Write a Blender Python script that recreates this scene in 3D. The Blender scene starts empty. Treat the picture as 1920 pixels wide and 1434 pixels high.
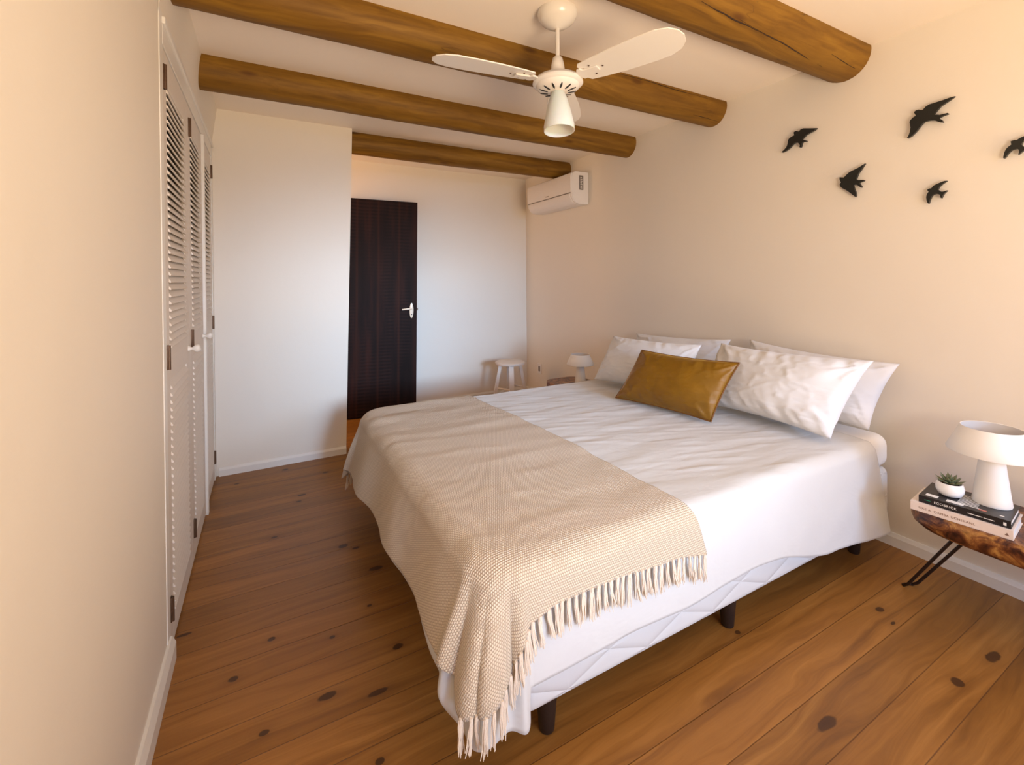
import bpy, bmesh, math, random
from mathutils import Vector, Matrix, noise
random.seed(7)
PI = math.pi
SC = bpy.context.scene
COL = SC.collection

# ------------------------------------------------------------------ camera
cam_d = bpy.data.cameras.new('camera')
cam = bpy.data.objects.new('camera', cam_d)
COL.objects.link(cam)
R0 = ((0.87772772, -0.47909799, -0.00769232),
      (-0.01094858, -0.00400351, -0.99993205),
      (0.47903463, 0.8777523, -0.00875944))
right = Vector(R0[0]).normalized()
back = -Vector(R0[2]).normalized()
up = back.cross(right).normalized()
right = up.cross(back).normalized()
m = Matrix((right, up, back)).transposed().to_4x4()
m.translation = Vector((0, 0, 1.38))
cam.matrix_world = m
cam_d.sensor_fit = 'HORIZONTAL'
cam_d.sensor_width = 36.0
cam_d.lens = 849.0 / 1920.0 * 36.0
cam_d.shift_x = 0.0
cam_d.shift_y = -186.0 / 1920.0
cam_d.clip_start = 0.02
SC.camera = cam

# ------------------------------------------------------------------ light
w = bpy.data.worlds.new('sky_world')
SC.world = w
w.use_nodes = True
bgn = w.node_tree.nodes['Background']
bgn.inputs[0].default_value = (0.66, 0.80, 1.0, 1)
bgn.inputs[1].default_value = 0.5

def area(name, loc, target, sx, sy, power, col, spread=180):
    d = bpy.data.lights.new(name, 'AREA'); d.spread = math.radians(spread)
    d.shape = 'RECTANGLE'; d.size = sx; d.size_y = sy
    d.energy = power; d.color = col
    o = bpy.data.objects.new(name, d); COL.objects.link(o)
    o.location = loc
    o.rotation_euler = (Vector(target) - Vector(loc)).to_track_quat('-Z', 'Y').to_euler()
    return o
def bulb(name, loc, power, rad, col):
    d = bpy.data.lights.new(name, 'POINT'); d.energy = power; d.shadow_soft_size = rad; d.color = col
    o = bpy.data.objects.new(name, d); COL.objects.link(o); o.location = loc; return o
area('daylight_low', (0.75, -4.6, 2.05), (1.25, 4.8, 0.85), 0.9, 0.9, 12.1, (0.467, 0.700, 1.000), 26)
area('daylight_wide', (0.2, -3.2, 2.3), (1.9, 1.2, 0.5), 1.2, 1.2, 35.9, (0.200, 0.383, 1.000))
area('daylight_side_fill', (2.5, -3.4, 2.0), (2.25, 1.1, 0.45), 1.0, 1.0, 16.2, (0.405, 0.631, 1.000), 70)  # added cool fill for the duvet side, has no window of its own
area('ceiling_fill', (0.95, -0.65, 1.25), (1.1, 1.1, 2.6), 0.6, 0.6, 27.8, (1.000, 0.839, 0.644))  # added warm fill aimed at the ceiling, no lamp fixture stands here
area('corridor_lamp', (-0.75, 4.42, 1.7), (2.5, 3.8, 1.75), 0.35, 1.2, 16.2, (1.000, 0.577, 0.300))
area('ceiling_bounce_fill', (1.15, -2.6, 0.03), (1.15, -2.2, 3.0), 2.4, 2.0, 158.5, (1.000, 0.653, 0.320))  # added up-facing area lamp outside to brighten the ceiling, no terrace is built

SC.view_settings.view_transform = 'Standard'
SC.view_settings.look = 'None'
SC.view_settings.gamma = 1.0
SC.view_settings.exposure = 0.12
try: SC.view_settings.use_curve_mapping = False
except Exception: pass

# ------------------------------------------------------------------ helpers
def link(name, me, mat, parent=None, smooth=False, auto=None):
    o = bpy.data.objects.new(name, me)
    COL.objects.link(o)
    if mat is not None:
        if isinstance(mat, (list, tuple)):
            for x in mat: me.materials.append(x)
        else: me.materials.append(mat)
    if parent is not None: o.parent = parent
    if smooth:
        for p in me.polygons: p.use_smooth = True
        if auto:
            try: me.set_sharp_from_angle(angle=math.radians(auto))
            except Exception: pass
    return o

def tag(o, label=None, cat=None, group=None, kind=None):
    if label: o['label'] = label
    if cat: o['category'] = cat
    if group: o['group'] = group
    if kind: o['kind'] = kind
    return o

def thing(name, label, cat, loc=(0, 0, 0), rz=0.0, group=None):
    o = bpy.data.objects.new(name, None)
    o.empty_display_size = 0.05
    COL.objects.link(o)
    o.location = loc; o.rotation_euler = (0, 0, rz)
    return tag(o, label, cat, group)

class MB:
    def __init__(s): s.bm = bmesh.new()
    def box(s, x0, x1, y0, y1, z0, z1, bev=0.0, seg=2, mat=None):
        b = bmesh.new()
        bmesh.ops.create_cube(b, size=1.0)
        for v in b.verts:
            v.co = Vector(((x0 + x1) / 2 + v.co.x * (x1 - x0), (y0 + y1) / 2 + v.co.y * (y1 - y0), (z0 + z1) / 2 + v.co.z * (z1 - z0)))
        if bev > 0:
            bmesh.ops.bevel(b, geom=list(b.edges), offset=bev, segments=seg, affect='EDGES', profile=0.5)
        if mat is not None: bmesh.ops.transform(b, matrix=mat, verts=b.verts)
        s.add(b); return s
    def add(s, b):
        bmesh.ops.recalc_face_normals(b, faces=b.faces)
        me = bpy.data.meshes.new('t'); b.to_mesh(me); b.free()
        s.bm.from_mesh(me); bpy.data.meshes.remove(me)
    def raw(s, vs, fs, mat=None):
        b = bmesh.new()
        bv = [b.verts.new(mat @ Vector(v) if mat is not None else v) for v in vs]
        for f in fs:
            try: b.faces.new([bv[i] for i in f])
            except ValueError: pass
        s.add(b); return s
    def lathe(s, prof, n=48, mat=None, closed=False):
        vs, fs = [], []
        k = len(prof)
        for r, z in prof:
            for i in range(n):
                a = 2 * PI * i / n
                vs.append((r * math.cos(a), r * math.sin(a), z))
        for j in range(k if closed else k - 1):
            j2 = (j + 1) % k
            for i in range(n):
                i2 = (i + 1) % n
                fs.append((j * n + i, j * n + i2, j2 * n + i2, j2 * n + i))
        b = bmesh.new()
        bv = [b.verts.new(mat @ Vector(v) if mat is not None else v) for v in vs]
        for f in fs:
            b.faces.new([bv[i] for i in f])
        bmesh.ops.remove_doubles(b, verts=b.verts, dist=1e-6)
        s.add(b); return s
    def tube(s, pts, rad, n=12, caps=True):
        pts = [Vector(p) for p in pts]
        if not isinstance(rad, (list, tuple)): rad = [rad] * len(pts)
        b = bmesh.new(); rings = []
        ref = None
        for i, p in enumerate(pts):
            t = (pts[min(i + 1, len(pts) - 1)] - pts[max(i - 1, 0)]).normalized()
            if ref is None:
                ref = Vector((0, 0, 1)) if abs(t.z) < 0.9 else Vector((1, 0, 0))
            u = t.cross(ref).normalized(); v = u.cross(t).normalized(); ref = v
            rings.append([b.verts.new(p + (u * math.cos(2 * PI * j / n) + v * math.sin(2 * PI * j / n)) * rad[i]) for j in range(n)])
        for i in range(len(rings) - 1):
            for j in range(n):
                b.faces.new((rings[i][j], rings[i][(j + 1) % n], rings[i + 1][(j + 1) % n], rings[i + 1][j]))
        if caps:
            b.faces.new(rings[0]); b.faces.new(rings[-1])
        s.add(b); return s
    def prism(s, pts, axis_fn, d0, d1, bev=0.0):
        # pts: 2D outline; axis_fn(a,b,d)->3D
        b = bmesh.new()
        A = [b.verts.new(axis_fn(p[0], p[1], d0)) for p in pts]
        B = [b.verts.new(axis_fn(p[0], p[1], d1)) for p in pts]
        b.faces.new(A); b.faces.new(list(reversed(B)))
        n = len(pts)
        for i in range(n):
            b.faces.new((A[i], A[(i + 1) % n], B[(i + 1) % n], B[i]))
        bmesh.ops.recalc_face_normals(b, faces=b.faces)
        if bev > 0:
            bmesh.ops.bevel(b, geom=list(b.edges), offset=bev, segments=2, affect='EDGES')
        s.add(b); return s
    def build(s, name, mat, parent=None, smooth=False, auto=40, loc=None):
        me = bpy.data.meshes.new(name)
        s.bm.to_mesh(me); s.bm.free()
        o = link(name, me, mat, parent, smooth, auto)
        if loc is not None: o.location = loc
        return o

def copy_tree(o, parent=None):
    c = o.copy(); COL.objects.link(c); c.parent = parent
    for ch in [q for q in list(o.children)]:
        copy_tree(ch, c)
    return c

def grid_mesh(name, nx, ny, fn, uvfn=None, thick=None):
    vs = [fn(i / (nx - 1), j / (ny - 1)) for j in range(ny) for i in range(nx)]
    fs = [(j * nx + i, j * nx + i + 1, (j + 1) * nx + i + 1, (j + 1) * nx + i) for j in range(ny - 1) for i in range(nx - 1)]
    me = bpy.data.meshes.new(name)
    me.from_pydata([tuple(v) for v in vs], [], fs)
    if uvfn:
        ul = me.uv_layers.new(name='UVMap')
        uv = [uvfn(i / (nx - 1), j / (ny - 1)) for j in range(ny) for i in range(nx)]
        for l in me.loops: ul.data[l.index].uv = uv[l.vertex_index]
    me.update()
    return me

def interp(tab, x):
    if x <= tab[0][0]: return tab[0][1]
    for (a, b), (c, d) in zip(tab, tab[1:]):
        if x <= c:
            t = (x - a) / (c - a); t = t * t * (3 - 2 * t)
            return b + (d - b) * t
    return tab[-1][1]
def sstep(a, b, x):
    t = max(0.0, min(1.0, (x - a) / (b - a))); return t * t * (3 - 2 * t)

# ------------------------------------------------------------------ materials
class NT:
    def __init__(s, name):
        s.m = bpy.data.materials.new(name); s.m.use_nodes = True
        s.t = s.m.node_tree; s.n = s.t.nodes; s.l = s.t.links
        s.b = s.n['Principled BSDF']
    def node(s, typ, **kw):
        x = s.n.new(typ)
        for k, v in kw.items(): setattr(x, k, v)
        return x
    def put(s, sock, v):
        if isinstance(v, bpy.types.NodeSocket): s.l.new(v, sock)
        else:
            if isinstance(v, (tuple, list)) and len(v) == 3 and sock.type == 'RGBA': v = (*v, 1)
            sock.default_value = v
    def math(s, op, a, b=0.0, c=None, clamp=False):
        x = s.node('ShaderNodeMath', operation=op, use_clamp=clamp)
        s.put(x.inputs[0], a); s.put(x.inputs[1], b)
        if c is not None: s.put(x.inputs[2], c)
        return x.outputs[0]
    def mix(s, f, a, b, blend='MIX'):
        x = s.node('ShaderNodeMix', data_type='RGBA', blend_type=blend)
        s.put(x.inputs[0], f); s.put(x.inputs[6], a); s.put(x.inputs[7], b)
        return x.outputs[2]
    def coord(s, which='Object'):
        return s.node('ShaderNodeTexCoord').outputs[which]
    def mapping(s, v, scale=(1, 1, 1), rot=(0, 0, 0), loc=(0, 0, 0)):
        x = s.node('ShaderNodeMapping'); s.l.new(v, x.inputs[0])
        x.inputs['Scale'].default_value = scale; x.inputs['Rotation'].default_value = rot; x.inputs['Location'].default_value = loc
        return x.outputs[0]
    def noise(s, v, scale=5, detail=4, rough=0.5, dist=0.0, out=0):
        x = s.node('ShaderNodeTexNoise'); s.put(x.inputs['Vector'], v)
        x.inputs['Scale'].default_value = scale; x.inputs['Detail'].default_value = detail
        x.inputs['Roughness'].default_value = rough; x.inputs['Distortion'].default_value = dist
        return x.outputs[out]
    def ramp(s, f, stops):
        x = s.node('ShaderNodeValToRGB'); s.put(x.inputs[0], f)
        e = x.color_ramp.elements
        while len(e) < len(stops): e.new(0.5)
        for k, (p, c) in enumerate(stops):
            e[k].position = p; e[k].color = (*c, 1) if len(c) == 3 else c
        return x.outputs[0]
    def bump(s, h, strength=0.3, dist=0.01):
        x = s.node('ShaderNodeBump'); s.put(x.inputs['Height'], h)
        x.inputs['Strength'].default_value = strength; x.inputs['Distance'].default_value = dist
        s.l.new(x.outputs[0], s.b.inputs['Normal']); return x
    def sep(s, v):
        x = s.node('ShaderNodeSeparateXYZ'); s.put(x.inputs[0], v); return x.outputs
    def comb(s, a, b, c=0.0):
        x = s.node('ShaderNodeCombineXYZ'); s.put(x.inputs[0], a); s.put(x.inputs[1], b); s.put(x.inputs[2], c); return x.outputs[0]
    def fin(s, col=None, rough=None, **kw):
        if col is not None: s.put(s.b.inputs['Base Color'], col)
        if rough is not None: s.put(s.b.inputs['Roughness'], rough)
        for k, v in kw.items(): s.put(s.b.inputs[k.replace('_', ' ')], v)
        return s.m

def simple(name, col, rough=0.5, bump=0.0, bscale=60, var=0.04, **kw):
    t = NT(name); v = t.coord()
    n = t.noise(v, bscale, 4)
    c = t.mix(n, tuple(max(0, x * (1 - var)) for x in col), tuple(min(1, x * (1 + var)) for x in col))
    if bump > 0: t.bump(n, bump, 0.004)
    return t.fin(c, rough, **kw)

def mat_wall(name, col):
    t = NT(name); v = t.coord()
    big = t.noise(v, 1.6, 3); fine = t.noise(v, 90, 4)
    c = t.mix(big, tuple(x * 0.975 for x in col), col)
    h = t.math('ADD', t.math('MULTIPLY', t.noise(v, 7, 3), 0.8), t.math('MULTIPLY', fine, 0.12))
    t.bump(h, 0.25, 0.012)
    return t.fin(c, 0.62)
M_WALL = mat_wall('white_plaster', (0.84, 0.78, 0.69))
M_CEIL = mat_wall('ceiling_paint', (0.92, 0.84, 0.75))
M_TRIM = simple('white_trim_paint', (0.82, 0.80, 0.76), 0.38, 0.05, 40, 0.02)
M_LOUV = simple('louver_paint', (0.74, 0.68, 0.62), 0.55, 0.08, 60, 0.03)
M_INNER = simple('closet_inside', (0.04, 0.025, 0.018), 0.8)  # near-black so the shade behind the slats is put into the colour

# floor: pine boards along X, 135.5 mm wide
def mat_floor():
    t = NT('pine_floorboards')
    P = t.coord('Object'); x, y, z = t.sep(P)
    W0, WP = 0.558, 0.1355
    q = t.math('DIVIDE', t.math('SUBTRACT', y, W0), WP)
    idx = t.math('FLOOR', q); fr = t.math('FRACT', q)
    wn = t.node('ShaderNodeTexWhiteNoise', noise_dimensions='1D'); t.put(wn.inputs['W'], idx)
    rnd = wn.outputs['Value']
    # grain coordinates: shifted for every board
    gx = t.math('ADD', x, t.math('MULTIPLY', rnd, 37.0))
    warp = t.noise(t.comb(t.math('MULTIPLY', gx, 1.5), t.math('MULTIPLY', y, 7.0), rnd), 1.0, 3, 0.5)
    gv = t.comb(t.math('MULTIPLY', gx, 1.1), t.math('ADD', t.math('MULTIPLY', y, 22.0), t.math('MULTIPLY', warp, 3.2)), idx)
    g1 = t.noise(gv, 1.0, 6, 0.6, 0.4)
    g2 = t.noise(t.comb(t.math('MULTIPLY', gx, 2.2), t.math('ADD', t.math('MULTIPLY', y, 110.0), t.math('MULTIPLY', warp, 12.0)), idx), 1.0, 4, 0.65)
    g3 = t.noise(t.comb(t.math('MULTIPLY', gx, 0.7), t.math('MULTIPLY', y, 5.0), idx), 1.3, 2, 0.5)
    col = t.ramp(g1, [(0.30, (0.1490, 0.0586, 0.0116)), (0.47, (0.2743, 0.1158, 0.0224)), (0.60, (0.3526, 0.1576, 0.0339)), (0.75, (0.4546, 0.2162, 0.0518))])
    col = t.mix(t.math('MULTIPLY', t.math('SUBTRACT', 0.62, g2), 1.1, clamp=True), col, (0.1645, 0.0642, 0.0125))
    col = t.mix(t.math('MULTIPLY', g3, 0.35), col, (0.3919, 0.1674, 0.0357))
    br = t.math('ADD', 0.86, t.math('MULTIPLY', rnd, 0.26))
    col = t.mix(1.0, col, t.comb(br, br, br), 'MULTIPLY')
    # knots where the photograph shows them (x, y, half length, half width)
    K = [(1.51, .757, .050, .019), (2.223, .913, .024, .016), (2.18, .850, .017, .007), (.425, 1.698, .022, .016), (-.112, 1.838, .020, .015),
         (.453, 2.213, .040, .018), (-.017, 1.572, .020, .013), (.316, 1.542, .036, .013), (.164, 1.610, .036, .018), (.214, 1.868, .013, .010),
         (.009, 1.971, .016, .012), (.341, 2.481, .026, .018), (.397, 2.433, .026, .013), (.375, 1.972, .012, .009), (.274, 1.317, .016, .014),
         (.191, 3.207, .032, .014), (.171, 3.122, .018, .010), (-.183, 3.604, .022, .013), (.116, 3.70, .026, .018), (.371, 3.50, .026, .014),
         (1.60, 1.121, .014, .010), (-.293, 2.163, .028, .009), (1.15, .50, .05, .016), (2.05, .62, .03, .02), (.58, 2.06, .03, .014), (.03, 2.75, .02, .011),
         (1.32, .62, .03, .02), (.62, 1.40, .012, .008), (2.30, .60, .05, .02)]
    dist = None
    wob = t.math('MULTIPLY', t.math('SUBTRACT', t.noise(P, 22, 3), 0.5), 0.9)
    for kx, ky, a, b in K:
        dx = t.math('DIVIDE', t.math('SUBTRACT', x, kx), a * .82)
        dy = t.math('DIVIDE', t.math('SUBTRACT', y, ky), b * .82)
        d = t.math('SQRT', t.math('ADD', t.math('MULTIPLY', dx, dx), t.math('MULTIPLY', dy, dy)))
        dist = d if dist is None else t.math('MINIMUM', dist, d)
    dist = t.math('ADD', dist, wob)
    halo = t.math('MULTIPLY', t.ramp(dist, [(0.0, (1, 1, 1)), (0.35, (0.9075, 0.8250, 0.5775)), (1.0, (0, 0, 0))]), 0.0)
    rim = t.math('SUBTRACT', 1.0, t.math('DIVIDE', dist, 4.2), clamp=True)
    col = t.mix(t.math('MULTIPLY', t.math('POWER', rim, 2.0), 0.55), col, (0.1490, 0.0558, 0.0116))
    core = t.math('MULTIPLY', t.math('SUBTRACT', 1.12, dist), 4.0, clamp=True)
    col = t.mix(t.math('MULTIPLY', core, 0.85), col, (0.0470, 0.0181, 0.0063))
    # board joints
    e = t.math('MINIMUM', fr, t.math('SUBTRACT', 1.0, fr))
    seam = t.math('SUBTRACT', 1.0, t.math('DIVIDE', e, 0.016), clamp=True)
    col = t.mix(t.math('MULTIPLY', seam, 0.8), col, (0.0784, 0.0251, 0.0054))
    h = t.math('SUBTRACT', t.math('MULTIPLY', g2, 0.18), t.math('ADD', seam, t.math('MULTIPLY', core, 0.2)))
    t.bump(h, 0.35, 0.003)
    r = t.math('ADD', 0.30, t.math('MULTIPLY', g1, 0.22))
    t.b.inputs['Specular IOR Level'].default_value = 0.35
    return t.fin(col, r)
M_FLOOR = mat_floor()

def mat_log():
    t = NT('varnished_log')
    oi = t.node('ShaderNodeObjectInfo').outputs['Random']
    P = t.coord('Object'); x, y, z = t.sep(P)
    xs = t.math('ADD', x, t.math('MULTIPLY', oi, 23.0))
    warp = t.noise(t.comb(t.math('MULTIPLY', xs, 1.3), t.math('MULTIPLY', y, 5), t.math('MULTIPLY', z, 5)), 1.0, 3)
    g = t.noise(t.comb(t.math('MULTIPLY', xs, 1.6), t.math('ADD', t.math('MULTIPLY', y, 26), t.math('MULTIPLY', warp, 5)), t.math('MULTIPLY', z, 26)), 1.0, 5, 0.6, 0.3)
    b = t.noise(t.comb(t.math('MULTIPLY', xs, 2.2), t.math('MULTIPLY', y, 6), t.math('MULTIPLY', z, 6)), 1.0, 3)
    col = t.ramp(g, [(0.28, (0.1217, 0.0547, 0.0043)), (0.5, (0.2149, 0.1025, 0.0086)), (0.72, (0.2920, 0.1519, 0.0158))])
    col = t.mix(t.math('MULTIPLY', t.math('SUBTRACT', b, 0.45), 1.6, clamp=True), col, (0.1339, 0.0592, 0.0053))
    # drying cracks, long and thin
    ck = t.noise(t.comb(t.math('MULTIPLY', xs, 1.1), t.math('ADD', t.math('MULTIPLY', y, 14), t.math('MULTIPLY', xs, 1.0)), t.math('MULTIPLY', z, 14)), 1.0, 2, 0.4)
    line = t.math('SUBTRACT', 1.0, t.math('DIVIDE', t.math('ABSOLUTE', t.math('SUBTRACT', ck, 0.5)), 0.0045), clamp=True)
    gate = t.math('MULTIPLY', t.math('SUBTRACT', t.noise(t.comb(t.math('MULTIPLY', xs, 1.9), y, z), 1.0, 2), 0.55), 12, clamp=True)
    line = t.math('MULTIPLY', line, gate)
    col = t.mix(t.math('MULTIPLY', line, 0.85), col, (0.0365, 0.0106, 0.0013))
    # small knots
    vo = t.node('ShaderNodeTexVoronoi'); t.put(vo.inputs['Vector'], t.comb(t.math('MULTIPLY', xs, 2.3), t.math('MULTIPLY', y, 7), t.math('MULTIPLY', z, 7)))
    vo.inputs['Scale'].default_value = 1.0
    kn = t.math('MULTIPLY', t.math('SUBTRACT', 0.14, vo.outputs['Distance']), 12, clamp=True)
    col = t.mix(t.math('MULTIPLY', kn, 0.75), col, (0.0811, 0.0266, 0.0026))
    t.bump(t.math('SUBTRACT', t.math('MULTIPLY', g, 0.5), line), 0.4, 0.006)
    return t.fin(col, 0.6, Specular_IOR_Level=0.3)
M_LOG = mat_log()

def mat_door():
    t = NT('dark_stained_wood')
    P = t.coord('Object'); x, y, z = t.sep(P)
    v1 = t.noise(t.comb(t.math('MULTIPLY', x, 11), y, t.math('MULTIPLY', z, 0.9)), 1.0, 4, 0.6)
    rip = t.math('SINE', t.math('MULTIPLY', t.math('ADD', z, t.math('MULTIPLY', t.noise(P, 3, 2), 0.03)), 2 * PI / 0.034))
    gate = t.math('MULTIPLY', t.math('SUBTRACT', t.noise(t.comb(t.math('MULTIPLY', x, 7), y, t.math('MULTIPLY', z, 1.2)), 1.0, 2), 0.42), 5, clamp=True)
    rp = t.math('MULTIPLY', t.math('MULTIPLY', t.math('ADD', rip, 1.0), 0.5), gate)
    col = t.ramp(v1, [(0.3, (0.0050, 0.0025, 0.0017)), (0.52, (0.0118, 0.0050, 0.0038)), (0.72, (0.0315, 0.0092, 0.0050))])
    col = t.mix(t.math('MULTIPLY', rp, 0.5), col, (0.0315, 0.0118, 0.0084))
    st = t.math('ABSOLUTE', t.math('SUBTRACT', t.math('FRACT', t.math('DIVIDE', t.math('ADD', x, 0.02), 0.205)), 0.5))
    ln = t.math('SUBTRACT', 1.0, t.math('DIVIDE', t.math('SUBTRACT', 0.5, st), 0.085), clamp=True)
    col = t.mix(t.math('MULTIPLY', ln, 0.5), col, (0.0462, 0.0143, 0.0063))
    t.bump(t.math('ADD', v1, t.math('MULTIPLY', rp, 0.5)), 0.25, 0.004)
    return t.fin(col, 0.6, Specular_IOR_Level=0.12)
M_DOOR = mat_door()

def mat_slab():
    t = NT('live_edge_slab')
    P = t.coord('Object')
    n = t.noise(P, 12, 5, 0.62, 1.6); n2 = t.noise(P, 34, 5, 0.75, 0.6)
    col = t.ramp(n, [(0.34, (0.022, 0.006, 0.003)), (0.46, (0.10, 0.028, 0.010)), (0.56, (0.26, 0.10, 0.028)), (0.68, (0.52, 0.27, 0.07))])
    col = t.mix(t.math('MULTIPLY', t.math('SUBTRACT', n2, 0.5), 2.6, clamp=True), col, (0.05, 0.016, 0.008))
    t.bump(n2, 0.35, 0.006)
    return t.fin(col, 0.32)
M_SLAB = mat_slab()

def mat_cloth(name, col, wr=0.25, scale=(14, 5, 14), fine=900):
    t = NT(name); P = t.coord('Object')
    a = t.noise(t.mapping(P, scale, (0, 0, 0.5)), 1.0, 3, 0.5, 0.6)
    f = t.noise(P, fine, 2)
    t.bump(t.math('ADD', a, t.math('MULTIPLY', f, 0.02)), wr, 0.012)
    return t.fin(col, 0.85, Sheen_Weight=0.25)
M_DUVET = mat_cloth('white_duvet_cotton', (0.60, 0.595, 0.585), 0.35, (5, 16, 9))
M_SHEET = mat_cloth('white_sheet_cotton', (0.86, 0.83, 0.80), 0.3)
M_PILLOW = mat_cloth('white_pillow_cotton', (0.74, 0.75, 0.775), 0.30, (10, 10, 10))

def mat_quilt():
    t = NT('quilted_base_fabric'); P = t.coord('Object'); x, y, z = t.sep(P)
    s = t.math('ADD', x, y)
    def ln(sg):
        u = t.math('FRACT', t.math('DIVIDE', t.math('ADD', t.math('MULTIPLY', s, 0.36), t.math('MULTIPLY', z, sg)), 0.115))
        d = t.math('ABSOLUTE', t.math('SUBTRACT', u, 0.5))
        return t.math('POWER', t.math('MULTIPLY', d, 2.0), 6.0)
    q = t.math('MAXIMUM', ln(1.0), ln(-1.0))
    t.bump(t.math('SUBTRACT', 1.0, q), 0.45, 0.010)
    return t.fin(t.mix(t.math('MULTIPLY', q, 0.15), (0.66, 0.65, 0.64), (0.56, 0.55, 0.545)), 0.8)
M_QUILT = mat_quilt()

def mat_throw(name='honeycomb_knit'):
    t = NT(name)
    uv = t.node('ShaderNodeTexCoord').outputs['UV']; u, v, _ = t.sep(uv)
    p = 0.0070
    row = t.math('FLOOR', t.math('DIVIDE', v, p))
    uo = t.math('ADD', u, t.math('MULTIPLY', t.math('MODULO', row, 2.0), p * 0.5))
    a = t.math('ABSOLUTE', t.math('SINE', t.math('MULTIPLY', uo, PI / p)))
    b = t.math('ABSOLUTE', t.math('SINE', t.math('MULTIPLY', v, PI / p)))
    h = t.math('MULTIPLY', t.math('POWER', a, 0.6), t.math('POWER', b, 0.6))
    n = t.noise(t.comb(t.math('MULTIPLY', u, 14), t.math('MULTIPLY', v, 14)), 1.0, 3)
    g = t.noise(t.comb(u, v), 700, 2)
    col = t.mix(t.ramp(h, [(0.25, (0, 0, 0)), (0.75, (1, 1, 1))]), (0.40, 0.29, 0.185), (0.74, 0.635, 0.49))
    col = t.mix(t.math('MULTIPLY', n, 0.22), col, (0.72, 0.56, 0.40))
    t.bump(t.math('ADD', h, t.math('MULTIPLY', g, 0.3)), 0.75, 0.0035)
    return t.fin(col, 0.9, Sheen_Weight=0.3)
M_THROW = mat_throw()
M_FRINGE = simple('fringe_yarn', (0.76, 0.65, 0.53), 0.9, 0.3, 300, 0.12)

def mat_velvet():
    t = NT('mustard_velvet'); P = t.coord('Object')
    n = t.noise(P, 9, 3, 0.5, 0.8)
    col = t.mix(n, (0.14, 0.062, 0.0006), (0.27, 0.122, 0.0015))
    t.bump(t.noise(t.mapping(P, (7, 7, 16)), 1.0, 3, 0.5, 1.0), 0.35, 0.012)
    return t.fin(col, 0.42, Sheen_Weight=0.5, Sheen_Roughness=0.3, Sheen_Tint=(0.95, 0.50, 0.05, 1))
M_VELVET = mat_velvet()
M_PIPE = simple('velvet_piping', (0.16, 0.06, 0.008), 0.6)
M_FANW = simple('white_enamel', (0.84, 0.80, 0.74), 0.22, 0, 20, 0.01)
M_PLASTIC = simple('white_plastic', (0.84, 0.80, 0.77), 0.34, 0, 20, 0.01)
M_DARK = simple('dark_gap', (0.012, 0.010, 0.010), 0.6)
M_GLASS = NT('frosted_glass_shade').fin((0.90, 0.86, 0.78, 1), 0.35, Transmission_Weight=0.15, Subsurface_Weight=0.3)
M_BIRD = simple('black_ceramic', (0.008, 0.009, 0.008), 0.40, 0.1, 90, 0.1)
M_LEGW = simple('dark_leg_wood', (0.020, 0.010, 0.007), 0.5, 0.1)
M_IRON = simple('rusty_black_iron', (0.030, 0.017, 0.013), 0.5, 0.2, 120, 0.3, Metallic=0.3)
M_HINGE = simple('tarnished_brass_hinge', (0.13, 0.075, 0.045), 0.45, 0.2, 120, 0.3, Metallic=0.6)
M_LAMPW = simple('matte_lamp_white', (0.86, 0.84, 0.81), 0.5, 0, 20, 0.01)
M_POT = simple('white_pot_glaze', (0.90, 0.89, 0.88), 0.4, 0.04, 30, 0.02)
M_SOIL = simple('potting_soil', (0.04, 0.025, 0.015), 0.9, 0.6, 200, 0.4)
M_PAPER = simple('paper_pages', (0.82, 0.78, 0.73), 0.8, 0.3, 300, 0.05)
M_BKBLK = simple('black_book_cover', (0.014, 0.013, 0.015), 0.35)
M_BKWHT = simple('cream_book_cover', (0.80, 0.70, 0.64), 0.5)
M_INKW = simple('white_ink', (0.85, 0.85, 0.84), 0.5)
M_INKB = simple('brown_ink', (0.22, 0.13, 0.10), 0.6)
M_INKG = simple('green_ink', (0.02, 0.30, 0.16), 0.5)
M_INKR = simple('red_ink', (0.55, 0.18, 0.14), 0.5)
M_GREY = simple('grey_label', (0.20, 0.17, 0.15), 0.4)
M_STOOL = simple('whitewashed_wood', (0.72, 0.66, 0.60), 0.5, 0.1, 40, 0.05)
M_CREAM = simple('cream_handle_enamel', (0.80, 0.72, 0.58), 0.28, 0, 20, 0.02)
def mat_leaf():
    t = NT('succulent_leaf'); n = t.noise(t.coord(), 30, 3)
    return t.fin(t.mix(n, (0.07, 0.11, 0.055), (0.20, 0.24, 0.14)), 0.45, Subsurface_Weight=0.1)
M_LEAF = mat_leaf()

# ------------------------------------------------------------------ room shell
XL, XR, YS, YB, ZC = -0.32, 2.82, 3.81, 4.80, 2.60
YF = -1.30          # wall behind the camera
def struct(name, mb, mat, parent=None, **kw):
    o = mb.build(name, mat, parent, **kw); tag(o, kind='structure'); return o
struct('floor', MB().box(-1.3, 3.0, YF - 0.2, YB + 0.15, -0.1, 0.0), M_FLOOR)
struct('ceiling', MB().box(-1.3, 3.0, YF - 0.2, YB + 0.15, ZC, ZC + 0.1), M_CEIL)
struct('wall_right', MB().box(XR, XR + 0.15, YF - 0.2, YB + 0.15, 0, ZC), M_WALL)
struct('wall_back', MB().box(-1.3, XR, YB, YB + 0.15, 0, ZC), M_WALL)
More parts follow.
